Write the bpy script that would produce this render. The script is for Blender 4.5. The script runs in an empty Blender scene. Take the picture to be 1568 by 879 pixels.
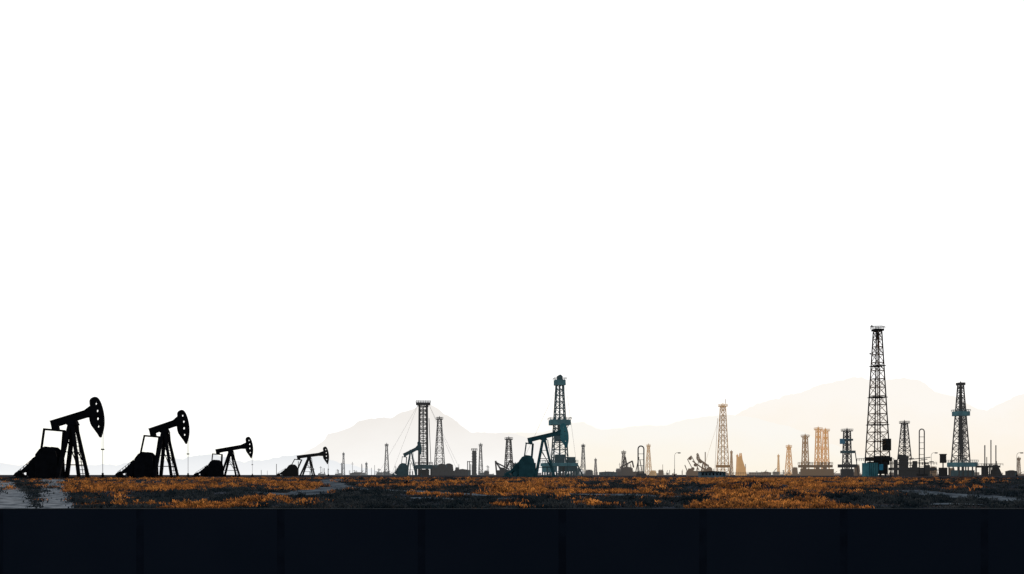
import bpy, math, random
import numpy as np
from mathutils import Vector
random.seed(7); rng=np.random.default_rng(11)
scene=bpy.context.scene
F=1568.0; CX=784.0; HZ=727.0; CZ=0.5      # survey constants: bearing units, eye level 0.5 m above the plain

# ------------------------------------------------------------------ materials
def mat(name,col,rough=0.8,var=0.35,scale=1.5,spec=0.0,col2=None,haze=True,warm=0.07):
    m=bpy.data.materials.new(name); m.use_nodes=True
    nt=m.node_tree; b=nt.nodes['Principled BSDF']
    tc=nt.nodes.new('ShaderNodeTexCoord'); n=nt.nodes.new('ShaderNodeTexNoise')
    n.inputs['Scale'].default_value=scale; n.inputs['Detail'].default_value=5
    nt.links.new(tc.outputs['Object'],n.inputs['Vector'])
    r=nt.nodes.new('ShaderNodeValToRGB'); nt.links.new(n.outputs['Fac'],r.inputs['Fac'])
    c2=col2 or tuple(c*(1-var) for c in col)
    r.color_ramp.elements[0].position=0.35; r.color_ramp.elements[1].position=0.65
    r.color_ramp.elements[0].color=(*c2,1); r.color_ramp.elements[1].color=(*col,1)
    nt.links.new(r.outputs['Color'],b.inputs['Base Color'])
    b.inputs['Roughness'].default_value=rough; b.inputs['Specular IOR Level'].default_value=spec
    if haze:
        # aerial haze painted as emission, rising with world Y; warm sunlit-haze glow added east
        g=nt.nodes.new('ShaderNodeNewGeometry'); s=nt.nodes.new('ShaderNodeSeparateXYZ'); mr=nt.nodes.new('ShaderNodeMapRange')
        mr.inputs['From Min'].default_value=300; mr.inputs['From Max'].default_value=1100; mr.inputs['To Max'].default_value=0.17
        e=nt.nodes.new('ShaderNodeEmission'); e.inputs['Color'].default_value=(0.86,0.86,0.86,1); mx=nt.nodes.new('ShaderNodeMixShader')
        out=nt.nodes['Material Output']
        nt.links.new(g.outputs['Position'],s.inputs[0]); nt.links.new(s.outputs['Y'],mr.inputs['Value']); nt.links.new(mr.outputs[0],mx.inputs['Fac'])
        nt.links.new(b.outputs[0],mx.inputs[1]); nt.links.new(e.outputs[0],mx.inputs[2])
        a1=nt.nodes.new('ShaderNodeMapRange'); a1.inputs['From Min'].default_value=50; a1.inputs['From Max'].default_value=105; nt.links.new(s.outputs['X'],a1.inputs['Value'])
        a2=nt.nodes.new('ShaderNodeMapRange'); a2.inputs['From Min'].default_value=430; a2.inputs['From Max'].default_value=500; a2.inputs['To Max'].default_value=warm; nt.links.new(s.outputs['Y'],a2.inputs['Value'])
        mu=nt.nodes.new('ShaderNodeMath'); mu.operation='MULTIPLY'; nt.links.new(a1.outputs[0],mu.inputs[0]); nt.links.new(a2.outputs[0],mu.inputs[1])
        e2=nt.nodes.new('ShaderNodeEmission'); e2.inputs['Color'].default_value=(1.0,0.56,0.22,1); m2=nt.nodes.new('ShaderNodeMixShader')  # orange emission mixed into the steel, imitating haze lit by the sun
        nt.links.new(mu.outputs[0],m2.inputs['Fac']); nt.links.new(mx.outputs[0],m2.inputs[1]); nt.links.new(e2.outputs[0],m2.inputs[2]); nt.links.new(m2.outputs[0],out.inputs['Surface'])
    return m
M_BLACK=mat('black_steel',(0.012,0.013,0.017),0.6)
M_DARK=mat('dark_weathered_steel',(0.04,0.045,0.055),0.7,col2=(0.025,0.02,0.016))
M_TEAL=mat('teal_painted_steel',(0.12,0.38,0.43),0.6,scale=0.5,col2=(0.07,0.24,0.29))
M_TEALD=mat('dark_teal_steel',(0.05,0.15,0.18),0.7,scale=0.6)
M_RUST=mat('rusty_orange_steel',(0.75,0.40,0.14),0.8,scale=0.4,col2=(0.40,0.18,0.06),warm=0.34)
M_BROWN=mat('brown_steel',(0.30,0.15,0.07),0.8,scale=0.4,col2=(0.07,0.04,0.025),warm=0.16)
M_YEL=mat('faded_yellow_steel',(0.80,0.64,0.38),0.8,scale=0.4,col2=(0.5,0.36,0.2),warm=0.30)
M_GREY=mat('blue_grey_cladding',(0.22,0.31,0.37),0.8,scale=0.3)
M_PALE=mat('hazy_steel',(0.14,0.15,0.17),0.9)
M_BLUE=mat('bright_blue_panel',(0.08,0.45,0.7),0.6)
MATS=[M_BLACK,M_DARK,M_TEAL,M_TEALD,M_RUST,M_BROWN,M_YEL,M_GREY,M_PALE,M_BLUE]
BLACK,DARK,TEAL,TEALD,RUST,BROWN,YEL,GREY,PALE,BLUE=range(10)

def add(name,me):
    o=bpy.data.objects.new(name,me); scene.collection.objects.link(o); return o

# ------------------------------------------------------------------ mesh builder
class MB:
    """metric mesh builder; lengths are read off an elevation drawing of scale s = D/F metres per unit"""
    def __init__(s,cx,D):
        s.cx=cx; s.D=D; s.s=D/F; s.v=[]; s.f=[]; s.m=[]
    def P(s,x,y,d=0.0): return Vector(((x-s.cx)*s.s, d, CZ+(HZ-y)*s.s))
    def G(s): return HZ+CZ/s.s      # ground line on drawing
    def raw(s,vs,fs,mt):
        n=len(s.v); s.v+=[tuple(a) for a in vs]; s.f+=[tuple(i+n for i in f) for f in fs]; s.m+=[mt]*len(fs)
    def rod(s,p,q,r,mt=0,n=4,r2=None):
        r2=r if r2 is None else r2
        d=(q-p)
        if d.length<1e-6: return
        d.normalize(); a=Vector((0,1,0)) if abs(d.y)<0.9 else Vector((1,0,0))
        u=d.cross(a).normalized(); w=d.cross(u).normalized(); vs=[]
        off=math.pi/4 if n==4 else 0; k=1.414 if n==4 else 1
        for c,rr in ((p,r),(q,r2)):
            for i in range(n):
                t=2*math.pi*i/n+off; vs.append(c+(u*math.cos(t)+w*math.sin(t))*rr*k)
        fs=[(i,(i+1)%n,n+(i+1)%n,n+i) for i in range(n)]+[tuple(range(n-1,-1,-1)),tuple(range(n,2*n))]
        s.raw(vs,fs,mt)
    def bar(s,x1,y1,x2,y2,t,mt=0,d1=0.0,d2=None,n=4,t2=None):
        d2=d1 if d2 is None else d2
        s.rod(s.P(x1,y1,d1),s.P(x2,y2,d2),t*s.s/2,mt,n,None if t2 is None else t2*s.s/2)
    def box(s,x1,y1,x2,y2,d1,d2,mt=0):
        s.prism([(x1,y1),(x2,y1),(x2,y2),(x1,y2)],d1,d2,mt)
    def prism(s,pts,d1,d2,mt=0):
        n=len(pts); vs=[s.P(x,y,d1) for x,y in pts]+[s.P(x,y,d2) for x,y in pts]
        fs=[(i,(i+1)%n,n+(i+1)%n,n+i) for i in range(n)]+[tuple(range(n-1,-1,-1)),tuple(range(n,2*n))]
        s.raw(vs,fs,mt)
    def disc(s,x,y,r,d1,d2,mt=0,n=20,a0=0,a1=360):
        pts=[(x+r*math.cos(math.radians(a0+(a1-a0)*i/n)),y-r*math.sin(math.radians(a0+(a1-a0)*i/n))) for i in range(n if a1-a0>=360 else n+1)]
        s.prism(pts,d1,d2,mt)
    def vcyl(s,x,y1,y2,r,d,mt=0,n=14,r2=None):
        s.bar(x,y1,x,y2,2*r,mt,d,d,n,None if r2 is None else 2*r2)
    def tower(s,x,yt,yb,wt,wb,t,n,mt=0,d=0.0,xt=None,mt2=None,brace=0.6):
        xt=x if xt is None else xt; mt2=mt if mt2 is None else mt2
        lv=[]
        for i in range(n+1):
            k=i/n
            k=k*(1.15-0.15*k)          # panels shorten upward
            yy=yb+(yt-yb)*k; w=wb+(wt-wb)*k; xx=x+(xt-x)*k
            hw=w/2; lv.append([(xx-hw,yy,d-hw*s.s),(xx+hw,yy,d-hw*s.s),(xx+hw,yy,d+hw*s.s),(xx-hw,yy,d+hw*s.s)])
        for i in range(n):
            a,b=lv[i],lv[i+1]
            for j in range(4):
                k=(j+1)%4
                s.bar(a[j][0],a[j][1],b[j][0],b[j][1],t,mt,a[j][2],b[j][2])
                tb=t*brace
                s.bar(b[j][0],b[j][1],b[k][0],b[k][1],tb,mt2,b[j][2],b[k][2])
                s.bar(a[j][0],a[j][1],b[k][0],b[k][1],tb*0.8,mt2,a[j][2],b[k][2])
                if i%2==0: s.bar(a[k][0],a[k][1],b[j][0],b[j][1],tb*0.6,mt2,a[k][2],b[j][2])
    def rail(s,x1,x2,y,h,d1,d2,mt=0,n=6,t=0.5):
        for d in (d1,d2):
            s.bar(x1,y-h,x2,y-h,t,mt,d); s.bar(x1,y-h*0.5,x2,y-h*0.5,t*0.8,mt,d)
            for i in range(n+1):
                xx=x1+(x2-x1)*i/n; s.bar(xx,y,xx,y-h,t,mt,d)
        for x in (x1,x2): s.bar(x,y-h,x,y-h,t,mt,d1,d2)
    def build(s,name,rot=0.0):
        me=bpy.data.meshes.new(name); me.from_pydata(s.v,[],s.f)
        for m in MATS: me.materials.append(m)
        me.polygons.foreach_set('material_index',s.m); me.update()
        o=add(name,me); o.location=((s.cx-CX)*s.s,s.D,0); o.rotation_euler[2]=rot
        return o

# ------------------------------------------------------------------ pumpjack
HEAD=[(140,609),(146,607.5),(151,613),(155,624),(157.5,638),(157.5,652),(155,664),(152,670),(148,664),(143,657),(138,649),(136,638),(137.5,625),(136.5,614)]
HOLES=[(146,618,1.5),(148,629,1.7),(148.5,641,1.8),(149.5,653,1.5)]
def pumpjack(D,ht,hh,bl,br,bt,sad,fL,fR,cr,R,wx,rod_x=None,mt=BLACK,pit=(10,13),rot=0.12,pr=1.0,head_mt=None):
    k=hh/62.0; g=MB((fL[0]+fR[0])/2,D); yb=g.G()
    W=1.1*pr
    # walking beam with flanges
    dx,dy=br[0]-bl[0],br[1]-bl[1]; L=math.hypot(dx,dy); nx,ny=-dy/L,dx/L
    def bp(t,o): return (bl[0]+dx*t+nx*o,bl[1]+dy*t+ny*o)
    h=bt/2
    g.prism([bp(0,-h*0.8),bp(0.5,-h),bp(1.04,-h*0.75),bp(1.04,h*0.75),bp(0.5,h),bp(0,h*1.2)],-0.18,0.18,mt)
    for o in (-h,h*0.92): g.prism([bp(0,o),bp(1.0,o),bp(1.0,o+h*0.16),bp(0,o+h*0.16)],-0.32,0.32,mt)
    g.prism([bp(0.86,-h*1.0),bp(1.06,-h*1.8),bp(1.06,h*1.6),bp(0.86,h*1.1)],-0.24,0.24,mt)
    # saddle
    g.prism([(sad[0]-5*k,sad[1]-4*k),(sad[0]+6*k,sad[1]-4*k),(sad[0]+9*k,sad[1]+3*k),(sad[0]-7*k,sad[1]+3*k)],-0.6,0.6,mt)
    # samson post : four legs, ladder and braces
    for sg,sh in ((-1,-2.5*k),(1,3.5*k)):
        g.bar(sad[0]-1*k+sh*0.3,sad[1],fL[0]+sh,yb,5.6*k,mt,sg*0.4,sg*W)
        g.bar(sad[0]+2*k+sh*0.3,sad[1],fR[0]+sh,yb,4.6*k,mt,sg*0.4,sg*W)
        for t in (0.3,0.52,0.75):
            xa=sad[0]+(fL[0]-sad[0])*t+sh*t; xb=sad[0]+(fR[0]-sad[0])*t+sh*t; yy=sad[1]+(yb-sad[1])*t
            if t>0.5 or sg>0: g.bar(xa,yy,xb,yy,1.4*k,mt,sg*(0.4+(W-0.4)*t))
        g.bar(sad[0]+(fL[0]-sad[0])*.3,sad[1]+(yb-sad[1])*.3,sad[0]+(fR[0]-sad[0])*.75+sh,sad[1]+(yb-sad[1])*.75,1.3*k,mt,sg*0.8)
    nr=13
    for i in range(nr):
        t=0.06+0.92*i/nr
        xb=sad[0]+2*k+(fR[0]-sad[0])*t; yy=sad[1]+(yb-sad[1])*t; 
        g.bar(xb-3*k*t-k,yy,xb+4*k*t+k,yy,1.0*k,mt,-(0.4+(W-0.4)*t),(0.4+(W-0.4)*t))
    # ladder standing off front leg with cage
    lx=5.5*k
    for o in (0,3.2*k):
        g.bar(sad[0]+lx+o,sad[1]+2*k,fR[0]+lx*0.2+o,yb,0.9*k,mt,-0.2)
    g.bar(sad[0]+2*k,sad[1]+3*k,sad[0]+11*k,sad[1]+3*k,1.1*k,mt,-0.6)
    g.bar(sad[0]+11*k,sad[1]+3*k,sad[0]+12.5*k,sad[1]+22*k,0.8*k,mt,-0.6)
    g.bar(sad[0]+4*k,sad[1]+22*k,sad[0]+12.5*k,sad[1]+22*k,0.8*k,mt,-0.6)
    # equaliser + pitman arms
    ex,ey=bl[0]+3*k,bl[1]+7*k
    g.prism([(bl[0]-1*k,bl[1]-h),(bl[0]+9*k,bl[1]-h),(ex+9*k,ey+2*k),(ex-1*k,ey+2*k)],-0.3,0.3,mt)
    g.bar(ex-pit[0]*k,ey+1*k,ex+pit[1]*k,ey+2.5*k,3.0*k,mt,-1.1*pr,1.1*pr)
    g.bar(ex-pit[0]*k+k,ey,cr[0]-10*k,cr[1]-4*k,2.8*k,mt,-1.1*pr)
    g.bar(ex+pit[1]*k-k,ey+2*k,cr[0]+13*k,cr[1]+4*k,4.6*k,mt,1.1*pr)
    # crank counterweights (fan shaped), gearbox
    for d in (-1.0*pr,0.75*pr):
        sh=(-1 if d<0 else 2)*k
        g.prism([(cr[0]-R*.75+sh,yb-2*k),(cr[0]-R*.72+sh,cr[1]-R*.45),(cr[0]-R*.45+sh,cr[1]-R*.82),(cr[0]-R*.1+sh,cr[1]-R*1.0),(cr[0]+R*.3+sh,cr[1]-R*.95),(cr[0]+R*.6+sh,cr[1]-R*.65),(cr[0]+R*.72+sh,cr[1]-R*.1),(cr[0]+R*.78+sh,yb-2*k)],d-0.2,d+0.2,mt)
    g.box(cr[0]-R*0.6,cr[1]-R*0.3,cr[0]+R*0.8,yb-1,-0.6*pr,0.5*pr,mt)
    # belt guard / motor ramp
    ty=cr[1]-R*0.45; tx=cr[0]-R*0.62
    def rp(t,o=0): return (wx+(tx-wx)*t, yb-3*k+(ty-yb+3*k)*t+o)
    g.prism([rp(0.02),rp(.12,-2*k),rp(.26,-1*k),rp(.34,1.5*k),rp(.5,1*k),rp(.66,-0.5*k),rp(.74,-2.5*k),rp(.86,-2*k),rp(1,-1*k),rp(1.2,3*k),(tx+9*k,yb-4*k),(tx-2*k,yb-3*k),rp(.62,9*k),rp(.5,10*k),rp(.45,9*k),rp(.3,5*k)],-0.6*pr,-0.2*pr,mt)
    g.prism([rp(.42,4*k),rp(.95,2*k),(tx+3*k,yb-1*k),(wx+26*k,yb-1*k)],0.1*pr,0.35*pr,mt)
    g.prism([rp(.08,0),rp(.3,4*k),(wx+20*k,yb-2*k),(wx+7*k,yb-2*k)],-.5*pr,0.3*pr,mt)
    g.bar(*rp(.1,-5*k),*rp(.8,-5.5*k),0.7*k,mt,0.5*pr)
    for i in range(7):
        t=.1+i/9; p=rp(t,-5*k); g.bar(p[0],yb,p[0],p[1],0.9*k,mt,0.5*pr)
    for i in range(5): g.bar(wx+(4+7*i)*k,yb,wx+(8+7*i)*k,yb-7*k,1.3*k,mt,-0.5*pr)
    g.disc(wx+29*k,yb-8*k,6*k,-0.9*pr,-0.6*pr,mt,14)
    # skid and pad
    g.box(wx,yb-2.6*k,fR[0]+5*k,yb-0.6*k,-W-0.1,-W+0.3,mt); g.box(wx,yb-2.6*k,fR[0]+5*k,yb-0.6*k,W-0.3,W+0.1,mt)
    for i in range(9):
        xx=wx+1.5*k+(fR[0]+2*k-wx)*i/8.3; g.box(xx,yb-0.9*k,xx+3*k,yb+0.6*k,-W-.3,W+.3,mt)
    # wellhead, polished rod, bridle
    rx=(rod_x or (ht[0]+12.5*k)); hb=ht[1]+hh
    g.bar(rx-0.8*k,hb-8*k,rx-0.8*k,hb+18*k,0.45*k,mt,-0.08,n=6); g.bar(rx+0.6*k,hb-8*k,rx+0.6*k,hb+18*k,0.45*k,mt,0.08,n=6)
    g.box(rx-2.2*k,hb+17*k,rx+2*k,hb+19*k,-0.2,0.2,mt)
    g.bar(rx,hb+18*k,rx,yb-6*k,0.75*k,mt,n=6)
    g.vcyl(rx,yb-9*k,yb,1.6*k,0,mt); g.vcyl(rx,yb-6*k,yb-4*k,3.0*k,0,mt); g.box(rx-4*k,yb-2.5*k,rx+4*k,yb,-0.4,0.4,mt)
    o=g.build('pumpjack',rot)
    # horse head with lightening holes
    cu=bpy.data.curves.new('hh','CURVE'); cu.dimensions='2D'; cu.fill_mode='BOTH'; cu.extrude=0.22*pr
    def spl(pts):
        sp=cu.splines.new('POLY'); sp.points.add(len(pts)-1); sp.use_cyclic_u=True
        for i,(x,y) in enumerate(pts): sp.points[i].co=(x,y,0,1)
    def T(x,y):
        p=g.P(ht[0]+(x-143)*k,ht[1]+(y-608)*k); return (p.x,p.z)
    # smooth outline
    hp=[]
    n=len(HEAD)
    for i in range(n):
        p0,p1,p2,p3=[HEAD[(i+j-1)%n] for j in range(4)]
        for t in (0,0.33,0.66):
            hp.append(tuple(0.5*((2*p1[a])+(-p0[a]+p2[a])*t+(2*p0[a]-5*p1[a]+4*p2[a]-p3[a])*t*t+(-p0[a]+3*p1[a]-3*p2[a]+p3[a])*t**3) for a in (0,1)))
    spl([T(*p) for p in hp])
    for hx,hy,hr in HOLES:
        spl([T(hx+hr*math.cos(a*math.pi/6),hy+hr*1.25*math.sin(a*math.pi/6)) for a in range(12)])
    tmp=bpy.data.objects.new('t',cu); me=bpy.data.meshes.new_from_object(tmp); bpy.data.objects.remove(tmp)
    me.materials.clear(); me.materials.append(MATS[mt if head_mt is None else head_mt])
    c=add('horse_head',me); c.rotation_euler[0]=math.pi/2; c.parent=o
    return o
pumpjack(128,(143,608),62,(80,650),(138,631),11,(111,648),(95,728),(127,728),(78,706),22,25)
pumpjack(153,(276.5,628),52,(230,661),(272,646),9.5,(252,660),(241,728),(267,728),(225,711),19,178)
pumpjack(250,(379,669),33,(331,691),(375,683),6,(353,691),(341,729),(364,729),(331,717),13,297,pr=1.2)
pumpjack(325,(497,684),27,(455,700),(493,695),4.6,(473,701),(461,729),(480,729),(448,721),10,423,pr=1.3)
pumpjack(232,(862,648),38,(808,674),(860,662),6.5,(832,672),(820,729),(848,729),(806,714),17,770,mt=TEALD,head_mt=TEAL,pr=1.3)
pumpjack(380,(641,676),20,(618,697),(640,686),5,(629,690),(622,729),(637,729),(617,719),10,600,mt=TEALD,pr=1.4)
pumpjack(600,(1068,694),14,(1083,713),(1071,704),3,(1077,708),(1073,729),(1083,729),(1086,721),6,1060,mt=DARK,pr=1.4,rot=-0.2)

# ------------------------------------------------------------------ derricks & rigs
def simple_tower(x,D,yt,wt,wb,t,n,mt,crown=True,rot=0.3,yb=None,mt2=None,name='oil_derrick',extra=None):
    g=MB(x,D); yb=yb or g.G()
    g.tower(x,yt,yb,wt,wb,t,n,mt,mt2=mt2)
    if crown:
        w=wt*0.9; dd=w*g.s
        g.box(x-w,yt-0.8,x+w,yt+0.6,-dd,dd,mt); g.rail(x-w,x+w,yt-0.8,2.2,-dd,dd,mt,4,0.4)
        g.bar(x,yt,x,yt-5,0.7,mt)
    if extra: extra(g)
    return g.build(name,rot)

# derrick with crown basket, x=648
def exA(g):
    g.box(637,617,659,620,-2.4,2.4,DARK); g.rail(637,659,617,3,-2.4,2.4,DARK,6,0.6)
    for i in range(7): g.bar(640+i*2.6,617,640+i*2.6,623,1.2,DARK,-1.5+0.5*i)
    for xx,dd in ((642.5,-1.6),(653.5,-1.6),(642.5,1.6),(653.5,1.6)): g.bar(xx,620,xx-(1 if xx<648 else -1),729,3.2,DARK,dd)
    for i in range(30): g.bar(644,624+i*3.4,652,624+i*3.4,0.9,DARK,-1.7)
    g.bar(648,622,648,700,1.6,TEALD,0.3)
    g.box(636,712,662,718,-4,4,TEALD); g.rail(636,662,712,4,-4,4,DARK,6,0.5)
    for xx in (638,645,653,660): g.bar(xx,718,xx,g.G(),2,DARK,-3.5); g.bar(xx,718,xx,g.G(),2,DARK,3.5)
    g.box(641,719,657,728,-3,3,DARK); g.bar(657,640,660,712,0.9,DARK,2)
    for (x2,dd) in ((598,14),(580,-18),(712,15),(700,-20)):
        g.bar(640 if x2<648 else 657,620,x2,g.G(),0.22,PALE,0,dd)
simple_tower(648,420,622,11,15,1.1,14,DARK,False,0.1,extra=exA)
def exB(g):
    yb=g.G()
    for x,r,h in ((661,3,14),(668,4,12),(686,6,17)):
        g.vcyl(x,yb,yb-h,r,-2,DARK,16); g.vcyl(x,yb-h,yb-h-2,r,-2,DARK,16,r*0.3)
    g.box(664,712,682,716,-4,4,TEALD); g.box(660,721,693,728,-5,1,DARK)
    g.disc(673,717,7,-4.6,-4.2,DARK,18); g.bar(690,712,692,728,1.5,DARK,-4)
simple_tower(673,500,642,5,15,0.95,11,DARK,extra=exB)

# teal drilling rig
g=MB(857,410); yb=g.G()
g.tower(857,588,712,10,23,1.6,12,TEALD,mt2=TEALD)
g.box(849,582,865,590,-2.1,2.1,TEAL); g.rail(848,866,582,3,-2.4,2.4,TEALD,5,0.5)
g.box(853,576,861,582,-1,1,TEALD); g.disc(857,577,3,-1.3,1.3,TEALD,14); g.bar(859,574,862,582,1,TEALD)
g.box(842,643,872,651,-3.6,3.6,TEAL); g.rail(841,873,643,3,-3.9,3.9,TEALD,8,0.5); g.bar(845,651,850,660,1,TEALD,-3); g.bar(869,651,864,660,1,TEALD,-3)
g.box(850,664,864,676,-2.2,2.2,TEALD); g.bar(857,590,857,700,2.2,TEALD); g.box(854,650,860,662,-.8,.8,TEALD)
g.box(831,709,881,714,-6.5,6.5,TEAL); g.box(833,714,849,723,-6.1,6,TEAL); g.box(862,714,880,722,-6.1,6,TEALD)
g.rail(831,881,709,4,-6.4,6.4,TEALD,14,0.5); g.box(851,696,863,709,-3,3,TEALD); g.box(868,700,878,709,-5,0,TEALD)
for xx in (834,842,852,862,871,879):
    for d in (-6,0,6): g.bar(xx,714,xx,yb,2.0,TEALD,d)
    g.bar(xx,yb,xx+6,714,0.8,TEALD,-6)
g.bar(866,590,868,706,0.7,TEALD,3); g.bar(881,712,889,yb,1.4,TEALD,-5); g.bar(883,712,891,yb,1.4,TEALD,-3)
g.bar(866,584,900,yb,0.25,PALE,0,20); g.bar(850,600,798,yb,0.25,PALE,0,18)
g.build('drilling_rig',0.12)

# derrick beyond the pump at 779 with tilted boom frame
def exP(g):
    yb=g.G()
    for a,b in (((755,706),(768,727)),((755,706),(757,727)),((757,709),(776,718)),((768,727),(778,705)),((762,716),(790,727)),((778,705),(796,722))):
        g.bar(*a,*b,1.9,DARK,-3)
    g.box(758,720,800,728,-4,-1,DARK); g.disc(790,716,7,-4,-2,DARK,16); g.vcyl(770,yb,716,4,1,DARK)
simple_tower(779,480,673,5.5,12,1.2,9,DARK,extra=exP)

# yellow derrick 1107
def exD(g):
    yb=g.G()
    g.box(1100,712,1114,716,-3,3,BROWN); g.bar(1111,611,1111.5,618,0.6,BROWN); g.bar(1103,640,1098,yb,0.4,BROWN,3)
    for xx in (1095,1120): g.bar(1107,622,xx,yb,0.2,YEL,0,15)
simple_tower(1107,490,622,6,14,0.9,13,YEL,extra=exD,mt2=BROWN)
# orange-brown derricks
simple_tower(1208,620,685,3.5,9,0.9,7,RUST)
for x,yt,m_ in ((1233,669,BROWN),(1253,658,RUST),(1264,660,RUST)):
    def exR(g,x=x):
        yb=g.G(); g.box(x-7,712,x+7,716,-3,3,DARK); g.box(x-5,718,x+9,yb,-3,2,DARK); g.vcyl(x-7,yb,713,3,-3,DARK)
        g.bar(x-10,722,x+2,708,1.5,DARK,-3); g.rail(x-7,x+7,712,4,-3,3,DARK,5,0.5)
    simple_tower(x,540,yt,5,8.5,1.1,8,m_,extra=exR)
# slim tower 1297 with board
def exS(g):
    yb=g.G(); g.box(1284,672,1293,680,-0.5,0.0,BLUE); g.bar(1293,675,1297,675,1,DARK)
    g.box(1291,672,1304,675,-1.5,1.5,TEALD); g.box(1290,690,1306,694,-2,2,TEALD); g.box(1288,711,1306,716,-3,3,DARK); g.box(1291,718,1304,yb,-2,2,DARK)
    g.bar(1306,690,1312,yb,1.0,DARK,-2)
simple_tower(1297,425,660,7,10,1.4,10,DARK,extra=exS)
# tall mast 1344
g=MB(1344,310); yb=g.G()
g.tower(1343.7,508,706,9,26,1.35,15,DARK,mt2=BROWN,brace=0.6)
g.box(1337,504,1351,507,-1.3,1.3,DARK); g.rail(1336,1352,504,3.5,-1.4,1.4,DARK,6,0.5)
g.bar(1331,500,1352,499,1.0,DARK); g.bar(1334,498,1334,501.5,1.2,DARK); g.bar(1343,508,1343,520,1.4,DARK)
g.bar(1331,541,1332,543,1.6,DARK); g.bar(1332,542,1340,546,0.4,DARK); g.bar(1344,507,1344,690,0.9,BROWN)
for y in (560,608,650): g.box(1343.7-(y-480)*0.062-3,y,1343.7+(y-480)*0.062+3,y+1.2,-2,2,DARK)
g.box(1350,672,1359,690,-2.5,-0.5,DARK); g.box(1331,700,1359,706,-3,3,DARK)
g.box(1319,709,1334,yb,-3.5,0.5,TEAL); g.box(1335,707,1352,726,-3,3,DARK); g.box(1337,711,1343,720,-3.3,-3.02,BLUE)
g.box(1346,698,1361,712,-1,3,DARK); g.rail(1318,1362,706,4,-3,3,DARK,12,0.5)
for xx in (1332,1340,1348,1357): g.bar(xx,706,xx,yb,1.6,DARK,-3); g.bar(xx,706,xx,yb,1.6,DARK,3)
for i in range(5): g.bar(1320+i*3,709,1320+i*3,yb,0.5,TEALD,-3.6)
g.build('drilling_mast',0.2)
# 1385 derrick
simple_tower(1385,425,648,6,14,1.2,9,DARK,yb=704)
# process skid 1365-1430
g=MB(1398,400); yb=g.G()
for x,y,r in ((1370,704,3),(1378,700,4.5),(1388,698,4),(1397,706,3.5),(1420,712,4)):
    g.vcyl(x,yb,y,r,random.uniform(-3,3),DARK); 
for i in range(26):
    x=random.uniform(1364,1430); y=random.uniform(700,724)
    if random.random()<0.5: g.bar(x,y,x+random.uniform(5,18),y,1.1,DARK,random.uniform(-4,4),n=6)
    else: g.bar(x,y,x,yb,1.1,DARK,random.uniform(-4,4),n=6)
g.box(1366,716,1428,720,-4,4,DARK); g.disc(1374,700,4,-4,-3,DARK,12); g.rail(1366,1428,712,4,-4,4,DARK,14,0.5)
g.box(1380,720,1410,yb,-3,3,DARK); g.bar(1372,706,1380,697,1.6,DARK,-3); g.bar(1392,704,1428,700,1.1,DARK,2,n=6)
g.build('pump_skid')
def gooseneck(x1,x2,D,yt,mt=DARK,t=1.7):
    g=MB((x1+x2)/2,D); yb=g.G(); r=(x2-x1)/2; c=(x1+x2)/2
    pts=[(x1,yb)]+[(c-r*math.cos(a*math.pi/10),yt+r-r*math.sin(a*math.pi/10)) for a in range(11)]+[(x2,yb)]
    for a,b in zip(pts,pts[1:]): g.bar(*a,*b,t,mt,n=8)
    for y in range(int(yt)+12,int(yb),9): g.bar(x1,y,x2,y,0.7,mt)
    g.box(x1-2,yb-4,x2+3,yb,-1,1,mt)
    g.build('vent_pipe',0.1)
gooseneck(1407.5,1415.5,330,657)
gooseneck(977,986,420,683,DARK,2.0)
# pole with box sign
g=MB(1444,360); yb=g.G(); g.bar(1444,yb,1444,697,1.4,BLACK); g.box(1440,696,1448,709,-0.6,0.6,BLACK); g.box(1439.5,695,1448.5,696.5,-.8,.8,BLACK)
g.box(1439,716,1449,yb,-1,1,BLACK); g.build('pole_mounted_cabinet')
# teal rig 1471
g=MB(1471,420); yb=g.G()
g.tower(1471,590,708,6,19,1.4,13,DARK,xt=1471)
g.box(1466.5,586,1475.5,590,-1.5,1.5,DARK); g.bar(1471,584,1471,592,1,DARK)
g.box(1462,630,1481,637,-2.4,2.4,TEAL); g.rail(1461.5,1481.5,630,2.5,-2.5,2.5,TEALD,6,0.5)
g.tower(1481,616,708,3,5,0.6,14,PALE,d=2)
g.box(1457.5,708,1490,715,-4,4,TEAL); g.rail(1457,1490,708,3.5,-4.2,4.2,TEALD,10,0.5)
for xx in (1460,1467,1475,1482,1488):
    for d in (-3.6,3.6): g.bar(xx,715,xx,yb,1.5,DARK,d)
g.box(1461,720,1487,yb,-3,3,TEALD); g.bar(1471,592,1471,704,2.2,DARK)
g.build('drilling_rig',0.15)
# stacks at the right
g=MB(1515,380); yb=g.G()
for x,y,t in ((1503,682,1.7),(1506,700,1.2),(1514,674,1.6),(1521,682,1.6),(1524,706,1.2),(1510,711,2)): g.bar(x,yb,x,y,t,DARK,random.uniform(-3,3),n=8)
g.box(1500,713,1526,716,-3,3,DARK); g.rail(1500,1530,713,3,-3,3,DARK,7,0.4)
g.prism([(1524,712),(1532,yb),(1520,yb)],-2,2,DARK); g.vcyl(1508,yb,714,5,0,DARK)
g.build('flare_stack_group')

# small lattice masts
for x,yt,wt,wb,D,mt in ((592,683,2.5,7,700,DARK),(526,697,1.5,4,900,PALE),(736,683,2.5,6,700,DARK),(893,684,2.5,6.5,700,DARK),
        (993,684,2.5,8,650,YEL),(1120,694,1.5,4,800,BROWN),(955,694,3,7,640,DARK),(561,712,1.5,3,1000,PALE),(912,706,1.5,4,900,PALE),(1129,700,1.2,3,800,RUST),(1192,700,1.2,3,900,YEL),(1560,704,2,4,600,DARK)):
    simple_tower(x,D,yt,wt,wb,0.7,8,mt)
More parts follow.
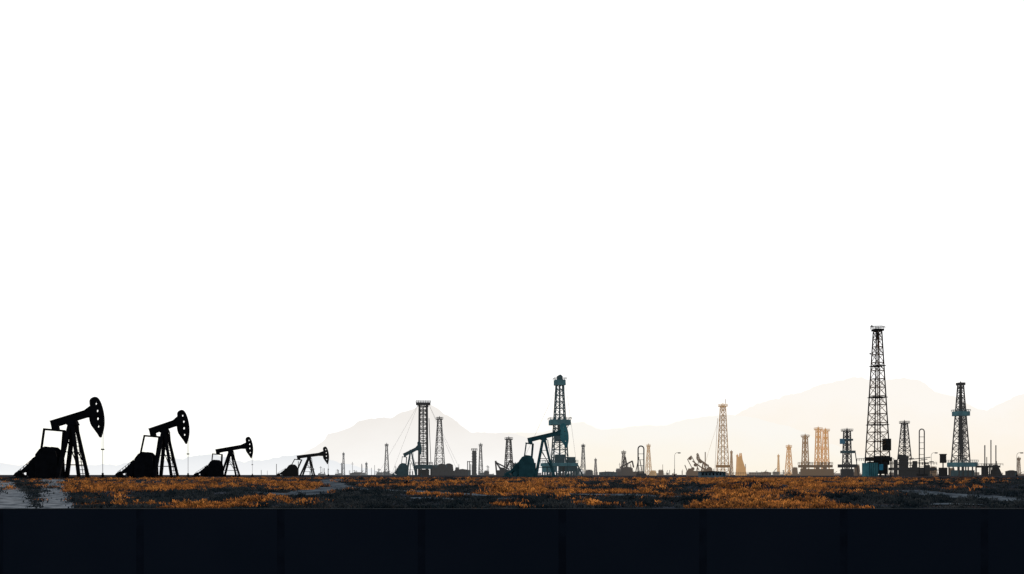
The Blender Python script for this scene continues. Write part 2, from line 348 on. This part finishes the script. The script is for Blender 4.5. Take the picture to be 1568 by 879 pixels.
# block tower at 726
g=MB(726,560); yb=g.G(); g.box(723,690,729.5,yb,-1.5,1.5,DARK); g.rail(722,730.5,690,3,-1.8,1.8,DARK,3,0.5)
for i in range(8): g.box(722.4,694+i*4.4,730,695+i*4.4,-1.7,1.7,DARK)
for x in (716,719): g.bar(x,yb,x,706,1.2,DARK,-1)
g.bar(716,707,723,707,1,DARK,-1); g.build('separator_tower')
# sheds and tanks
def shed(x1,x2,y,D,mt,roof=2.0):
    g=MB((x1+x2)/2,D); yb=g.G(); w=(x2-x1)*g.s*0.5
    g.box(x1,y,x2,yb,-w/2,w/2,mt); g.prism([(x1-.8,y),((x1+x2)/2,y-roof),(x2+.8,y)],-w/2-.4,w/2+.4,DARK)
    n=max(3,int((x2-x1)/5))
    for i in range(n):
        xx=x1+(x2-x1)*(i+.5)/n; g.box(xx-1,y+2,xx+1,min(y+5,yb-1),-w/2-.08,-w/2-.02,BLACK)
    g.box(x2-3.4,y+2.2,x2-1.4,yb,-w/2-.1,-w/2-.03,TEALD)
    g.build('site_shed',0.05)
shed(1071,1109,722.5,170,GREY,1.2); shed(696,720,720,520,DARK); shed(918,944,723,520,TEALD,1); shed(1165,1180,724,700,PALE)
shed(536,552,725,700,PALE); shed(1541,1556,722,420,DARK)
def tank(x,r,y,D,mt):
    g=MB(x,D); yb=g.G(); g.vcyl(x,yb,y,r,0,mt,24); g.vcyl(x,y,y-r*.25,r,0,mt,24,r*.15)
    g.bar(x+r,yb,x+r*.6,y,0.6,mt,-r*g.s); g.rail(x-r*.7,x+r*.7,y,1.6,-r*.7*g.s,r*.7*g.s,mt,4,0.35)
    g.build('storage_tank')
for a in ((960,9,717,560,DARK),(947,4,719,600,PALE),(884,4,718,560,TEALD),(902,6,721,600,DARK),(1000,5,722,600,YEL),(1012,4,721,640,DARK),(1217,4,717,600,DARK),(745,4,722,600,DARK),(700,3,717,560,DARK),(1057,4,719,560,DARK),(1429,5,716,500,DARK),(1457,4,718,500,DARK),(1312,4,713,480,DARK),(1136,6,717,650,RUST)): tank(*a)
# tarp-covered small derrick at 1133
g=MB(1134,640); g.prism([(1131,700),(1134,698),(1140,716),(1141,g.G()),(1127,g.G()),(1130,714)],-2,2,RUST); g.tower(1134,694,g.G(),2,10,0.8,6,RUST); g.build('tarp_covered_derrick')
# pump cluster 955
g=MB(958,560); yb=g.G()
for a in ((950,727,956,700,2),(962,727,957,700,2),(949,716,968,706,2.2),(968,706,970,716,2),(952,712,961,712,1.4),(973,727,979,700,1.3),(980,704,984,727,1.3)): g.bar(*a,DARK,random.uniform(-2,2))
g.box(946,722,985,yb,-3,3,DARK); g.build('wellhead_equipment')
# lamps
for x,D in ((1033,300),(1426,420),(1557,300)):
    g=MB(x,D); yb=g.G(); g.bar(x,yb,x,697,0.8,DARK,n=8,t2=0.5)
    pts=[(x,697),(x+1,694.5),(x+3,693.2),(x+6,693.4)]
    for a,b in zip(pts,pts[1:]): g.bar(*a,*b,0.5,DARK,n=6)
    g.box(x+5,692.8,x+9,694.4,-.2,.2,DARK); g.box(x-1.2,yb-3,x+1.2,yb,-.2,.2,DARK)
    g.build('street_lamp',-0.2)
# conveyors / tangle 1050-1085
g=MB(1068,560); yb=g.G()
for a in ((1052,704,1064,727,1),(1052,704,1058,698,1.4),(1058,698,1070,720,1),(1060,706,1082,722,1.6),(1064,727,1070,700,0.9),(1081,692,1081,727,1.2),(1050,712,1056,727,1.2),(1076,716,1090,727,1.5)): g.bar(*a,DARK,random.uniform(-3,3))
for x,y in ((1056,702),(1064,712),(1072,707),(1060,718)): g.disc(x,y,2.6,-2,-1.4,DARK,12)
g.box(1052,721,1092,yb,-3,2,DARK); g.build('workover_rig')
# fence
g=MB(1170,420); yb=g.G()
for i in range(36):
    x=1118+i*2.6; g.bar(x,yb,x,723,0.35,DARK,n=4)
for y in (723.3,725.3): g.bar(1118,y,1118+35*2.6,y,0.3,DARK)
g.build('perimeter_fence')
# far poles (one mass)
g=MB(800,900); yb=g.G()
for i in range(230):
    x=random.choice([random.uniform(385,1568),random.uniform(500,1010)]); h=random.choice([random.uniform(3,8),random.uniform(5,20),random.uniform(4,11)])
    d=random.uniform(-150,150); w=random.uniform(0.4,1.0)
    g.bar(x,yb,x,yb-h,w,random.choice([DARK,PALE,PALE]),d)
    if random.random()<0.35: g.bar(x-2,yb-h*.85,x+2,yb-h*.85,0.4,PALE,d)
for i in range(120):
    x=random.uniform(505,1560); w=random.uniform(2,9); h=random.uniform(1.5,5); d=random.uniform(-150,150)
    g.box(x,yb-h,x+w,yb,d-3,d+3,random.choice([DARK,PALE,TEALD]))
    if random.random()<0.5: g.bar(x,yb-h,x+w*.6,yb-h*1.9,0.7,DARK,d)
g.build('distant_oilfield_equipment')

# ------------------------------------------------------------------ terrain
def vn(x,y,seed=0):
    xi=np.floor(x).astype(np.int64); yi=np.floor(y).astype(np.int64); fx=x-xi; fy=y-yi
    fx=fx*fx*(3-2*fx); fy=fy*fy*(3-2*fy)
    def hsh(a,b):
        h=(a*374761393+b*668265263+seed*974634777)&0xffffffff; h=((h^(h>>13))*1274126177)&0xffffffff
        return ((h^(h>>16))&0xffff)/65535.0
    return (hsh(xi,yi)*(1-fx)+hsh(xi+1,yi)*fx)*(1-fy)+(hsh(xi,yi+1)*(1-fx)+hsh(xi+1,yi+1)*fx)*fy
def fbm(x,y,seed=0): return 0.55*vn(x,y,seed)+0.28*vn(x*2.1,y*2.1,seed+1)+0.17*vn(x*4.3,y*4.3,seed+2)
def H(x,y):
    t=np.clip((y-33)/77.0,0,1); base=-0.63*(1-t)**1.35
    am=0.30*np.clip((y-33)/12,0,1)*np.clip(1-(y-95)/40,0,1)
    z=base+am*(fbm(x/7,y/9,3)-0.5)
    z+=0.52*np.exp(-((x-14.2)/2.9)**2-((y-62)/6)**2)
    z+=0.22*np.exp(-((x-32)/6)**2-((y-66)/8)**2)
    return z
ys=np.concatenate([np.linspace(33,110,150),np.geomspace(112,9000,60)])
xs=np.concatenate([-np.geomspace(9000,82,28),np.linspace(-80,80,260),np.geomspace(82,9000,28)])
X,Y=np.meshgrid(xs,ys); Z=H(X,Y)
def gridmesh(name,X,Y,Z,m):
    ny,nx=X.shape; v=np.stack([X,Y,Z],-1).reshape(-1,3)
    idx=np.arange(nx*ny).reshape(ny,nx)
    f=np.stack([idx[:-1,:-1],idx[:-1,1:],idx[1:,1:],idx[1:,:-1]],-1).reshape(-1,4)
    me=bpy.data.meshes.new(name); me.from_pydata(v.tolist(),[],f.tolist()); me.materials.append(m)
    me.polygons.foreach_set('use_smooth',[True]*len(f)); me.update(); return add(name,me)
mg=mat('dry_scrub_soil',(0.045,0.055,0.075),1.0,scale=0.25,spec=0.0,col2=(0.010,0.015,0.024),haze=False)
nt=mg.node_tree; b=nt.nodes['Principled BSDF']; tc=[n for n in nt.nodes if n.type=='TEX_COORD'][0]
n2=nt.nodes.new('ShaderNodeTexNoise'); n2.inputs['Scale'].default_value=0.11; n2.inputs['Detail'].default_value=8
nt.links.new(tc.outputs['Object'],n2.inputs['Vector'])
r2=nt.nodes.new('ShaderNodeValToRGB'); r2.color_ramp.elements[0].position=0.52; r2.color_ramp.elements[1].position=0.68
nt.links.new(n2.outputs['Fac'],r2.inputs['Fac'])
mx=nt.nodes.new('ShaderNodeMixRGB'); mx.inputs['Color2'].default_value=(0.10,0.055,0.03,1)
old=b.inputs['Base Color'].links[0].from_socket
nt.links.new(r2.outputs['Color'],mx.inputs['Fac']); nt.links.new(old,mx.inputs['Color1']); nt.links.new(mx.outputs['Color'],b.inputs['Base Color'])
bm=nt.nodes.new('ShaderNodeBump'); bm.inputs['Strength'].default_value=0.6; bm.inputs['Distance'].default_value=0.1
n3=nt.nodes.new('ShaderNodeTexNoise'); n3.inputs['Scale'].default_value=4; n3.inputs['Detail'].default_value=6
nt.links.new(tc.outputs['Object'],n3.inputs['Vector']); nt.links.new(n3.outputs['Fac'],bm.inputs['Height']); nt.links.new(bm.outputs['Normal'],b.inputs['Normal'])
gridmesh('ground',X,Y,Z,mg)

# gravel tracks
mp=mat('pale_gravel',(0.26,0.30,0.35),1.0,scale=2.2,spec=0.0,col2=(0.05,0.065,0.085),haze=False)
mp2=mat('grey_dust',(0.12,0.155,0.195),1.0,scale=1.2,spec=0.0,col2=(0.025,0.035,0.05),haze=False)
PATHS=[ # (D, bearing, width m)
 [(33.2,88,1.15),(40,86,1.2),(55,82,1.2),(80,80,1.6),(112,80,2.0)],
 [(33.2,18,1.3),(42,20,1.4),(55,16,1.2),(80,0,1.6),(105,-30,2)],
 [(118,520,2.0),(85,500,1.8),(66,525,1.8),(56,600,1.8),(50,690,1.6),(46,745,1.2)],
 [(52,380,1.2),(48,460,2.1),(56,500,2.2),(66,510,1.4)],
 [(44,620,1.5),(42.5,700,1.8),(44,800,1.6)],
 [(58,1390,0.9),(52,1440,2.6),(47,1500,2.6),(42,1570,2.2),(38,1680,1.0)],
 [(36,1425,0.5),(37,1460,0.9),(36,1500,0.5)],
 [(50,870,0.6),(49,950,1.8),(47,1040,1.2)]]
psegs=[]
def pathpts(p):
    out=[]
    for (a,b_) in zip(p,p[1:]):
        for t in np.linspace(0,1,14,endpoint=False):
            D=a[0]+(b_[0]-a[0])*t; px=a[1]+(b_[1]-a[1])*t; w=a[2]+(b_[2]-a[2])*t
            out.append(((px-CX)/F*D,D,w))
    a=p[-1]; out.append(((a[1]-CX)/F*a[0],a[0],a[2])); return out
for ip,p in enumerate(PATHS):
    q=pathpts(p); n=len(q); XX=np.zeros((n,7)); YY=np.zeros((n,7))
    for i,(x,y,w) in enumerate(q):
        a=q[max(0,i-1)]; c=q[min(n-1,i+1)]; d=Vector((c[0]-a[0],c[1]-a[1])).normalized(); nx,ny=-d.y,d.x
        w1=w*(0.8+0.5*random.random())
        for j in range(7):
            o=(j/6-0.5)*w1; XX[i,j]=x+nx*o; YY[i,j]=max(33.02,y+ny*o)
        psegs.append((x,y,w))
    gridmesh('gravel_track',XX,YY,H(XX,YY)+0.022+0.003*ip,mp if ip<2 else mp2)
PS=np.array(psegs)

# ------------------------------------------------------------------ grasses
def leafmat(name,c1,c2,trans,sc=0.8):
    m=bpy.data.materials.new(name); m.use_nodes=True; nt=m.node_tree; nt.nodes.clear()
    out=nt.nodes.new('ShaderNodeOutputMaterial'); d=nt.nodes.new('ShaderNodeBsdfDiffuse'); t=nt.nodes.new('ShaderNodeBsdfTranslucent'); mx=nt.nodes.new('ShaderNodeMixShader')
    tc=nt.nodes.new('ShaderNodeTexCoord'); n=nt.nodes.new('ShaderNodeTexNoise'); n.inputs['Scale'].default_value=sc; n.inputs['Detail'].default_value=8
    r=nt.nodes.new('ShaderNodeValToRGB'); r.color_ramp.elements[0].position=0.40; r.color_ramp.elements[1].position=0.64
    r.color_ramp.elements[0].color=(*c1,1); r.color_ramp.elements[1].color=(*c2,1)
    nt.links.new(tc.outputs['Object'],n.inputs['Vector']); nt.links.new(n.outputs['Fac'],r.inputs['Fac'])
    for s_ in (d,t): nt.links.new(r.outputs['Color'],s_.inputs['Color'])
    mx.inputs['Fac'].default_value=trans
    nt.links.new(d.outputs[0],mx.inputs[1]); nt.links.new(t.outputs[0],mx.inputs[2]); nt.links.new(mx.outputs[0],out.inputs['Surface'])
    return m
m_gold=leafmat('golden_grass',(0.04,0.022,0.015),(0.38,0.155,0.045),0.5,1.1)
m_scrub=leafmat('dark_scrub_leaf',(0.010,0.019,0.028),(0.045,0.056,0.068),0.22)
def clumps(name,x,y,hgt,rad,nb,bw,m,bush=0.0):
    n=len(x)
    bx=np.repeat(x,nb)+rng.normal(0,1,n*nb)*np.repeat(rad,nb)*0.45; by=np.maximum(33.1,np.repeat(y,nb)+rng.normal(0,1,n*nb)*np.repeat(rad,nb)*0.45)
    bz=H(bx,by)-0.02; H0=np.repeat(hgt,nb); hh=H0*rng.uniform(0.35,1.0,n*nb)
    if bush>0:      # twigs start throughout the crown volume
        r2_=((bx-np.repeat(x,nb))**2+(by-np.repeat(y,nb))**2)/np.repeat(rad,nb)**2
        bz=bz+H0*rng.uniform(0,1,n*nb)*np.clip(1-r2_*0.9,0.1,1)*0.75; hh=H0*rng.uniform(0.15,0.4,n*nb)
    a=rng.uniform(0,2*np.pi,n*nb); w=bw*rng.uniform(0.6,1.4,n*nb)
    la=rng.uniform(0,2*np.pi,n*nb); ln=hh*rng.uniform(0.1,0.7+bush,n*nb)
    N=n*nb; v=np.zeros((N,5,3))
    cx,sx=np.cos(a)*w/2,np.sin(a)*w/2
    mx_=bx+np.cos(la)*ln*0.35; my=by+np.sin(la)*ln*0.35; mz=bz+hh*0.6
    v[:,0]=np.stack([bx-cx*.6,by-sx*.6,bz],-1); v[:,1]=np.stack([bx+cx*.6,by+sx*.6,bz],-1)
    v[:,2]=np.stack([mx_+cx,my+sx,mz],-1); v[:,3]=np.stack([mx_-cx,my-sx,mz],-1)
    v[:,4]=np.stack([bx+np.cos(la)*ln,by+np.sin(la)*ln,bz+hh],-1)
    me=bpy.data.meshes.new(name); me.vertices.add(N*5); me.vertices.foreach_set('co',v.reshape(-1))
    k=np.arange(N)*5
    lo=np.stack([k,k+1,k+2,k+3,k+3,k+2,k+4],-1).reshape(-1)
    me.loops.add(len(lo)); me.loops.foreach_set('vertex_index',lo.astype(np.int32))
    me.polygons.add(2*N); st=np.stack([np.arange(N)*7,np.arange(N)*7+4],-1).reshape(-1)
    me.polygons.foreach_set('loop_start',st.astype(np.int32))
    me.materials.append(m); me.update(calc_edges=True); me.validate(); return add(name,me)
def sample(n,dmin,dmax):
    D=dmin*(dmax/dmin)**rng.uniform(0,1,n); x=rng.uniform(-0.68,0.68,n)*D; return x,D
def offpath(x,y):
    k=np.ones(len(x),bool)
    for px,py,w in PS: k&=~(((x-px)**2+(y-py)**2)<(w*0.50)**2)
    return k
def goldmask(x,y):
    bear=x/y*F+CX
    pm=fbm(x/3.2,y/6,21)+0.45*(fbm(x/0.9,y/1.4,5)-0.5)
    amt=np.interp(bear,[0,60,130,300,480,560,700,850,950,1050,1100,1250,1330,1420,1568],[.4,.5,.62,.62,.47,.44,.48,.57,.5,.5,.74,.76,.54,.37,.33])
    near=np.interp(y,[33,40,50,70,120],[-.20,-.12,-0.02,.04,.02]); near=np.where((bear>1060)&(bear<1330),np.maximum(near,-0.04),near)
    return pm<(amt+near-0.04)
x,y=sample(85000,33.2,190)
k=offpath(x,y); x,y=x[k],y[k]; gold=goldmask(x,y)
dens=fbm(x/3,y/4,40)
kg=gold&(rng.uniform(0,1,len(x))<0.60)&(dens>0.30)
xg,yg=x[kg],y[kg]; hg=(0.08+0.42*fbm(xg/1.8,yg/1.8,9)**1.7)*np.interp(yg,[33,60,120,190],[0.75,.95,.7,.5])
clumps('golden_grass',xg,yg,hg,np.full(len(xg),0.25),7,0.04,m_gold)
kd=(~gold)&(rng.uniform(0,1,len(x))<0.5)&(dens>0.33)
xd,yd=x[kd],y[kd]; hd=(0.06+0.32*fbm(xd/2,yd/2,19)**1.6)*np.interp(yd,[33,60,120,190],[0.8,.9,.7,.5])
clumps('dark_scrub',xd,yd,hd,np.full(len(xd),0.3),6,0.05,m_scrub)
# rounded sage-like shrubs
m_bush=leafmat('amber_shrub_leaf',(0.05,0.03,0.02),(0.55,0.24,0.065),0.5,2.5)
x,y=sample(3400,34,150); k=offpath(x,y); x,y=x[k],y[k]; gold=goldmask(x,y)
def sz(n): return rng.uniform(0.16,0.46,n)*rng.uniform(0.7,1.1,n)
n=gold.sum(); h=sz(n)*np.interp(y[gold],[34,60,140],[.7,.9,.8]); clumps('amber_shrub',x[gold],y[gold],h,h*1.1,70,0.035,m_bush,0.6)
n=(~gold).sum(); h=sz(n)*np.interp(y[~gold],[34,60,140],[.8,1.0,.8]); clumps('dark_shrub',x[~gold],y[~gold],h,h*1.2,70,0.035,m_scrub,0.6)

# ------------------------------------------------------------------ retaining wall in front
mw=mat('black_stained_concrete',(0.018,0.025,0.042),1.0,scale=0.35,spec=0.0,col2=(0.015,0.022,0.038),haze=False)
mj=mat('dark_joint',(0.0150,0.0215,0.037),1.0,spec=0.0,haze=False)
mc=mat('concrete_coping',(0.045,0.055,0.065),1.0,spec=0.0,scale=2,haze=False)
wall=bpy.data.objects.new('retaining_wall',None); scene.collection.objects.link(wall)
def wbox(name,x1,x2,y1,y2,z1,z2,m):
    v=[(x,y,z) for z in (z1,z2) for (x,y) in ((x1,y1),(x2,y1),(x2,y2),(x1,y2))]
    f=[(0,3,2,1),(4,5,6,7),(0,1,5,4),(1,2,6,5),(2,3,7,6),(3,0,4,7)]
    me=bpy.data.meshes.new(name); me.from_pydata(v,[],f); me.materials.append(m); o=add(name,me); o.parent=wall
sp=4.48; x0=(430-CX)/F*32.6
for i in range(-18,22):
    xa=x0+i*sp
    wbox('panel',xa+0.12,xa+sp-0.12,32.6,33.0,-4.6,-0.60,mw)
    wbox('joint_post',xa-0.12,xa+0.12,32.603,33.0,-4.6,-0.60,mj)
wbox('coping',x0-18*sp,x0+22*sp,32.59,33.02,-0.60,-0.583,mc)
ml=mat('dark_wet_gravel',(0.02,0.022,0.026),1.0,spec=0.0,scale=3,haze=False)
Xl,Yl=np.meshgrid(np.linspace(-120,120,60),np.linspace(-60,32.62,40)); gridmesh('gravel_floor',Xl,Yl,-4.5+0.08*fbm(Xl/2,Yl/2,2),ml)

# ------------------------------------------------------------------ mountains (aerial haze painted as height-graded emission)
def mountain(pts,D,top,base,seed,name='mountain_range',rough=1.0):
    px=np.array([p[0] for p in pts],float); py=np.array([p[1] for p in pts],float)
    xb=np.arange(px[0],px[-1]+1,2.5); yy=np.interp(xb,px,py)
    nz=(fbm(xb/14,xb*0+seed,seed)-0.5)*7*rough+(fbm(xb/4,xb*0+seed,seed+4)-.5)*2.5*rough
    hz=np.maximum(0,(HZ-yy+nz))*D/F
    Xr=(xb-CX)/F*D
    prof=[(-0.22,0),(-.15,.18),(-.09,.42),(-.05,.66),(-.02,.88),(0,1),(.04,.8),(.12,.4),(.2,0)]
    XX=np.array([Xr*(1) for _ in prof]); YY=np.array([D+o*D*0.5+fbm(Xr/300,Xr*0+j,seed)*D*0.02 for j,(o,h) in enumerate(prof)])
    ZZ=np.array([hz*h -2 for o,h in prof])
    YY[5]=D
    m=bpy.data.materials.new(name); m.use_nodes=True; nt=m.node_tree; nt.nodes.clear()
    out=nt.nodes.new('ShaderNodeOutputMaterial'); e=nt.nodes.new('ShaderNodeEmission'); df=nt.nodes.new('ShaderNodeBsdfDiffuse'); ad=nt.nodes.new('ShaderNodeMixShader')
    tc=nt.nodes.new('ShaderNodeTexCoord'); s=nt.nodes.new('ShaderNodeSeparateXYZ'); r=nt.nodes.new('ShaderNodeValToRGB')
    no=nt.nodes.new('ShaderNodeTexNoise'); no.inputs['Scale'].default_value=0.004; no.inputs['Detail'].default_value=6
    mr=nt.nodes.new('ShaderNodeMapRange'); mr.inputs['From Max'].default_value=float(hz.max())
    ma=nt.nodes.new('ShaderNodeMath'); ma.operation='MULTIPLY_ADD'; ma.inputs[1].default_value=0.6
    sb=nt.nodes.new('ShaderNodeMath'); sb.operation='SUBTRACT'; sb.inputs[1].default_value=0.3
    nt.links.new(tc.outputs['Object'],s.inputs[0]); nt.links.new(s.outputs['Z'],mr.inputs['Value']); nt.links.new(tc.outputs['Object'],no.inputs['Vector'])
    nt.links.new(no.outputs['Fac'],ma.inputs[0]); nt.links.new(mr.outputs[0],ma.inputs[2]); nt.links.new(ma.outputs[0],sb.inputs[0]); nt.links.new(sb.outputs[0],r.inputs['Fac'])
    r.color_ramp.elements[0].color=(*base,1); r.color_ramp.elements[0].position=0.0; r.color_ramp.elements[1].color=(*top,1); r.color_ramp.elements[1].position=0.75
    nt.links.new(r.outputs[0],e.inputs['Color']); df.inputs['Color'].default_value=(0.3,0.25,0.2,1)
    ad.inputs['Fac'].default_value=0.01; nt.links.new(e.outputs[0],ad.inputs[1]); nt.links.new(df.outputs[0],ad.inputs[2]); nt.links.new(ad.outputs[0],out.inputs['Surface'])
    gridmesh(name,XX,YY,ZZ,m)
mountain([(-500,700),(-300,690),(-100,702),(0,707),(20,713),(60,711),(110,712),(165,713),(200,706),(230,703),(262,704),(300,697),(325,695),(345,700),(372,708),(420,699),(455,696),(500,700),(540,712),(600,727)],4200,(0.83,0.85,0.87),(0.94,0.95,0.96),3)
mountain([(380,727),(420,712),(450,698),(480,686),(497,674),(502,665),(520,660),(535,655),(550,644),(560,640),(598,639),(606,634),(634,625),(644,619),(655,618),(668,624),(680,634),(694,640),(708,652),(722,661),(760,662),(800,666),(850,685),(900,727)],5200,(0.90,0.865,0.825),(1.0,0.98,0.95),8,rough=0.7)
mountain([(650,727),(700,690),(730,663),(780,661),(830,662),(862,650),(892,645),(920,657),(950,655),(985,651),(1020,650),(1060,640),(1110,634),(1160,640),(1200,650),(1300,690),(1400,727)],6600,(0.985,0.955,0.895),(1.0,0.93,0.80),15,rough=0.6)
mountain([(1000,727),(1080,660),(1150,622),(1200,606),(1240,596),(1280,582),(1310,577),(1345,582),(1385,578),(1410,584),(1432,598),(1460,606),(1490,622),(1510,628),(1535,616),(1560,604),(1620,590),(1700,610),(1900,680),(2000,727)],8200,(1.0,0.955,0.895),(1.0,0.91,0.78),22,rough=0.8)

# ------------------------------------------------------------------ world and sun
AZ=math.radians(13); EL=math.radians(9)
sd=Vector((math.sin(AZ)*math.cos(EL),math.cos(AZ)*math.cos(EL),math.sin(EL)))
w=bpy.data.worlds.new('World'); scene.world=w; w.use_nodes=True; nt=w.node_tree; nt.nodes.clear(); L=nt.links.new
N=lambda t:nt.nodes.new(t)
out=N('ShaderNodeOutputWorld'); bg1=N('ShaderNodeBackground'); bg2=N('ShaderNodeBackground'); ads=N('ShaderNodeAddShader')
sk=N('ShaderNodeTexSky'); sk.sky_type='NISHITA'; sk.sun_disc=False; sk.sun_elevation=EL; sk.sun_rotation=AZ; sk.dust_density=3
lim=N('ShaderNodeVectorMath'); lim.operation='MINIMUM'; lim.inputs[1].default_value=(3.2,3.2,3.2)   # caps sky brightness near the sun
L(sk.outputs[0],lim.inputs[0]); L(lim.outputs[0],bg1.inputs['Color']); bg1.inputs['Strength'].default_value=0.06
tc=N('ShaderNodeTexCoord'); dot=N('ShaderNodeVectorMath'); dot.operation='DOT_PRODUCT'; dot.inputs[1].default_value=(math.sin(AZ),math.cos(AZ),0.1)
L(tc.outputs['Generated'],dot.inputs[0])
mr=N('ShaderNodeMapRange'); mr.interpolation_type='SMOOTHSTEP'; mr.inputs['From Min'].default_value=0.2; mr.inputs['From Max'].default_value=0.68; mr.inputs['To Min'].default_value=0.20; mr.inputs['To Max'].default_value=1.0
L(dot.outputs['Value'],mr.inputs['Value'])
sep=N('ShaderNodeSeparateXYZ'); L(tc.outputs['Generated'],sep.inputs[0])
# low warm haze band around the sun, streaked by thin cloud
m1=N('ShaderNodeMapRange'); m1.interpolation_type='SMOOTHSTEP'; m1.inputs['From Min'].default_value=0.0; m1.inputs['From Max'].default_value=0.12; m1.inputs['To Min'].default_value=1; m1.inputs['To Max'].default_value=0; L(sep.outputs['Z'],m1.inputs['Value'])
m2=N('ShaderNodeMapRange'); m2.interpolation_type='SMOOTHSTEP'; m2.inputs['From Min'].default_value=0.95; m2.inputs['From Max'].default_value=1.0; L(dot.outputs['Value'],m2.inputs['Value'])
mp_=N('ShaderNodeMapping'); mp_.inputs['Scale'].default_value=(5,5,40); L(tc.outputs['Generated'],mp_.inputs[0])
cn=N('ShaderNodeTexNoise'); cn.inputs['Scale'].default_value=1.2; cn.inputs['Detail'].default_value=5; L(mp_.outputs[0],cn.inputs['Vector'])
mu=N('ShaderNodeMath'); mu.operation='MULTIPLY'; L(m1.outputs[0],mu.inputs[0]); L(m2.outputs[0],mu.inputs[1])
mu2=N('ShaderNodeMath'); mu2.operation='MULTIPLY'; L(mu.outputs[0],mu2.inputs[0]); L(cn.outputs['Fac'],mu2.inputs[1])
mc_=N('ShaderNodeMixRGB'); mc_.inputs['Color1'].default_value=(1,1,1,1); mc_.inputs['Color2'].default_value=(1.0,0.80,0.52,1); L(mu2.outputs[0],mc_.inputs['Fac'])
L(mc_.outputs[0],bg2.inputs['Color']); L(mr.outputs[0],bg2.inputs['Strength'])
L(bg1.outputs[0],ads.inputs[0]); L(bg2.outputs[0],ads.inputs[1]); L(ads.outputs[0],out.inputs['Surface'])
sl=bpy.data.lights.new('sun','SUN'); sl.energy=5.0; sl.angle=math.radians(0.5); sl.color=(1.0,0.78,0.55)
so=bpy.data.objects.new('sun',sl); scene.collection.objects.link(so); so.rotation_euler=(-sd).to_track_quat('-Z','Y').to_euler()

# ------------------------------------------------------------------ camera
cam=bpy.data.cameras.new('camera'); co=bpy.data.objects.new('camera',cam); scene.collection.objects.link(co)
co.location=(0,0,CZ); co.rotation_euler=(math.pi/2,0,0); cam.lens=36; cam.sensor_width=36; cam.shift_y=(HZ-439.5)/F; cam.clip_end=30000; cam.clip_start=0.1
scene.camera=co
scene.view_settings.view_transform='Standard'; scene.view_settings.look='None'; scene.view_settings.exposure=0
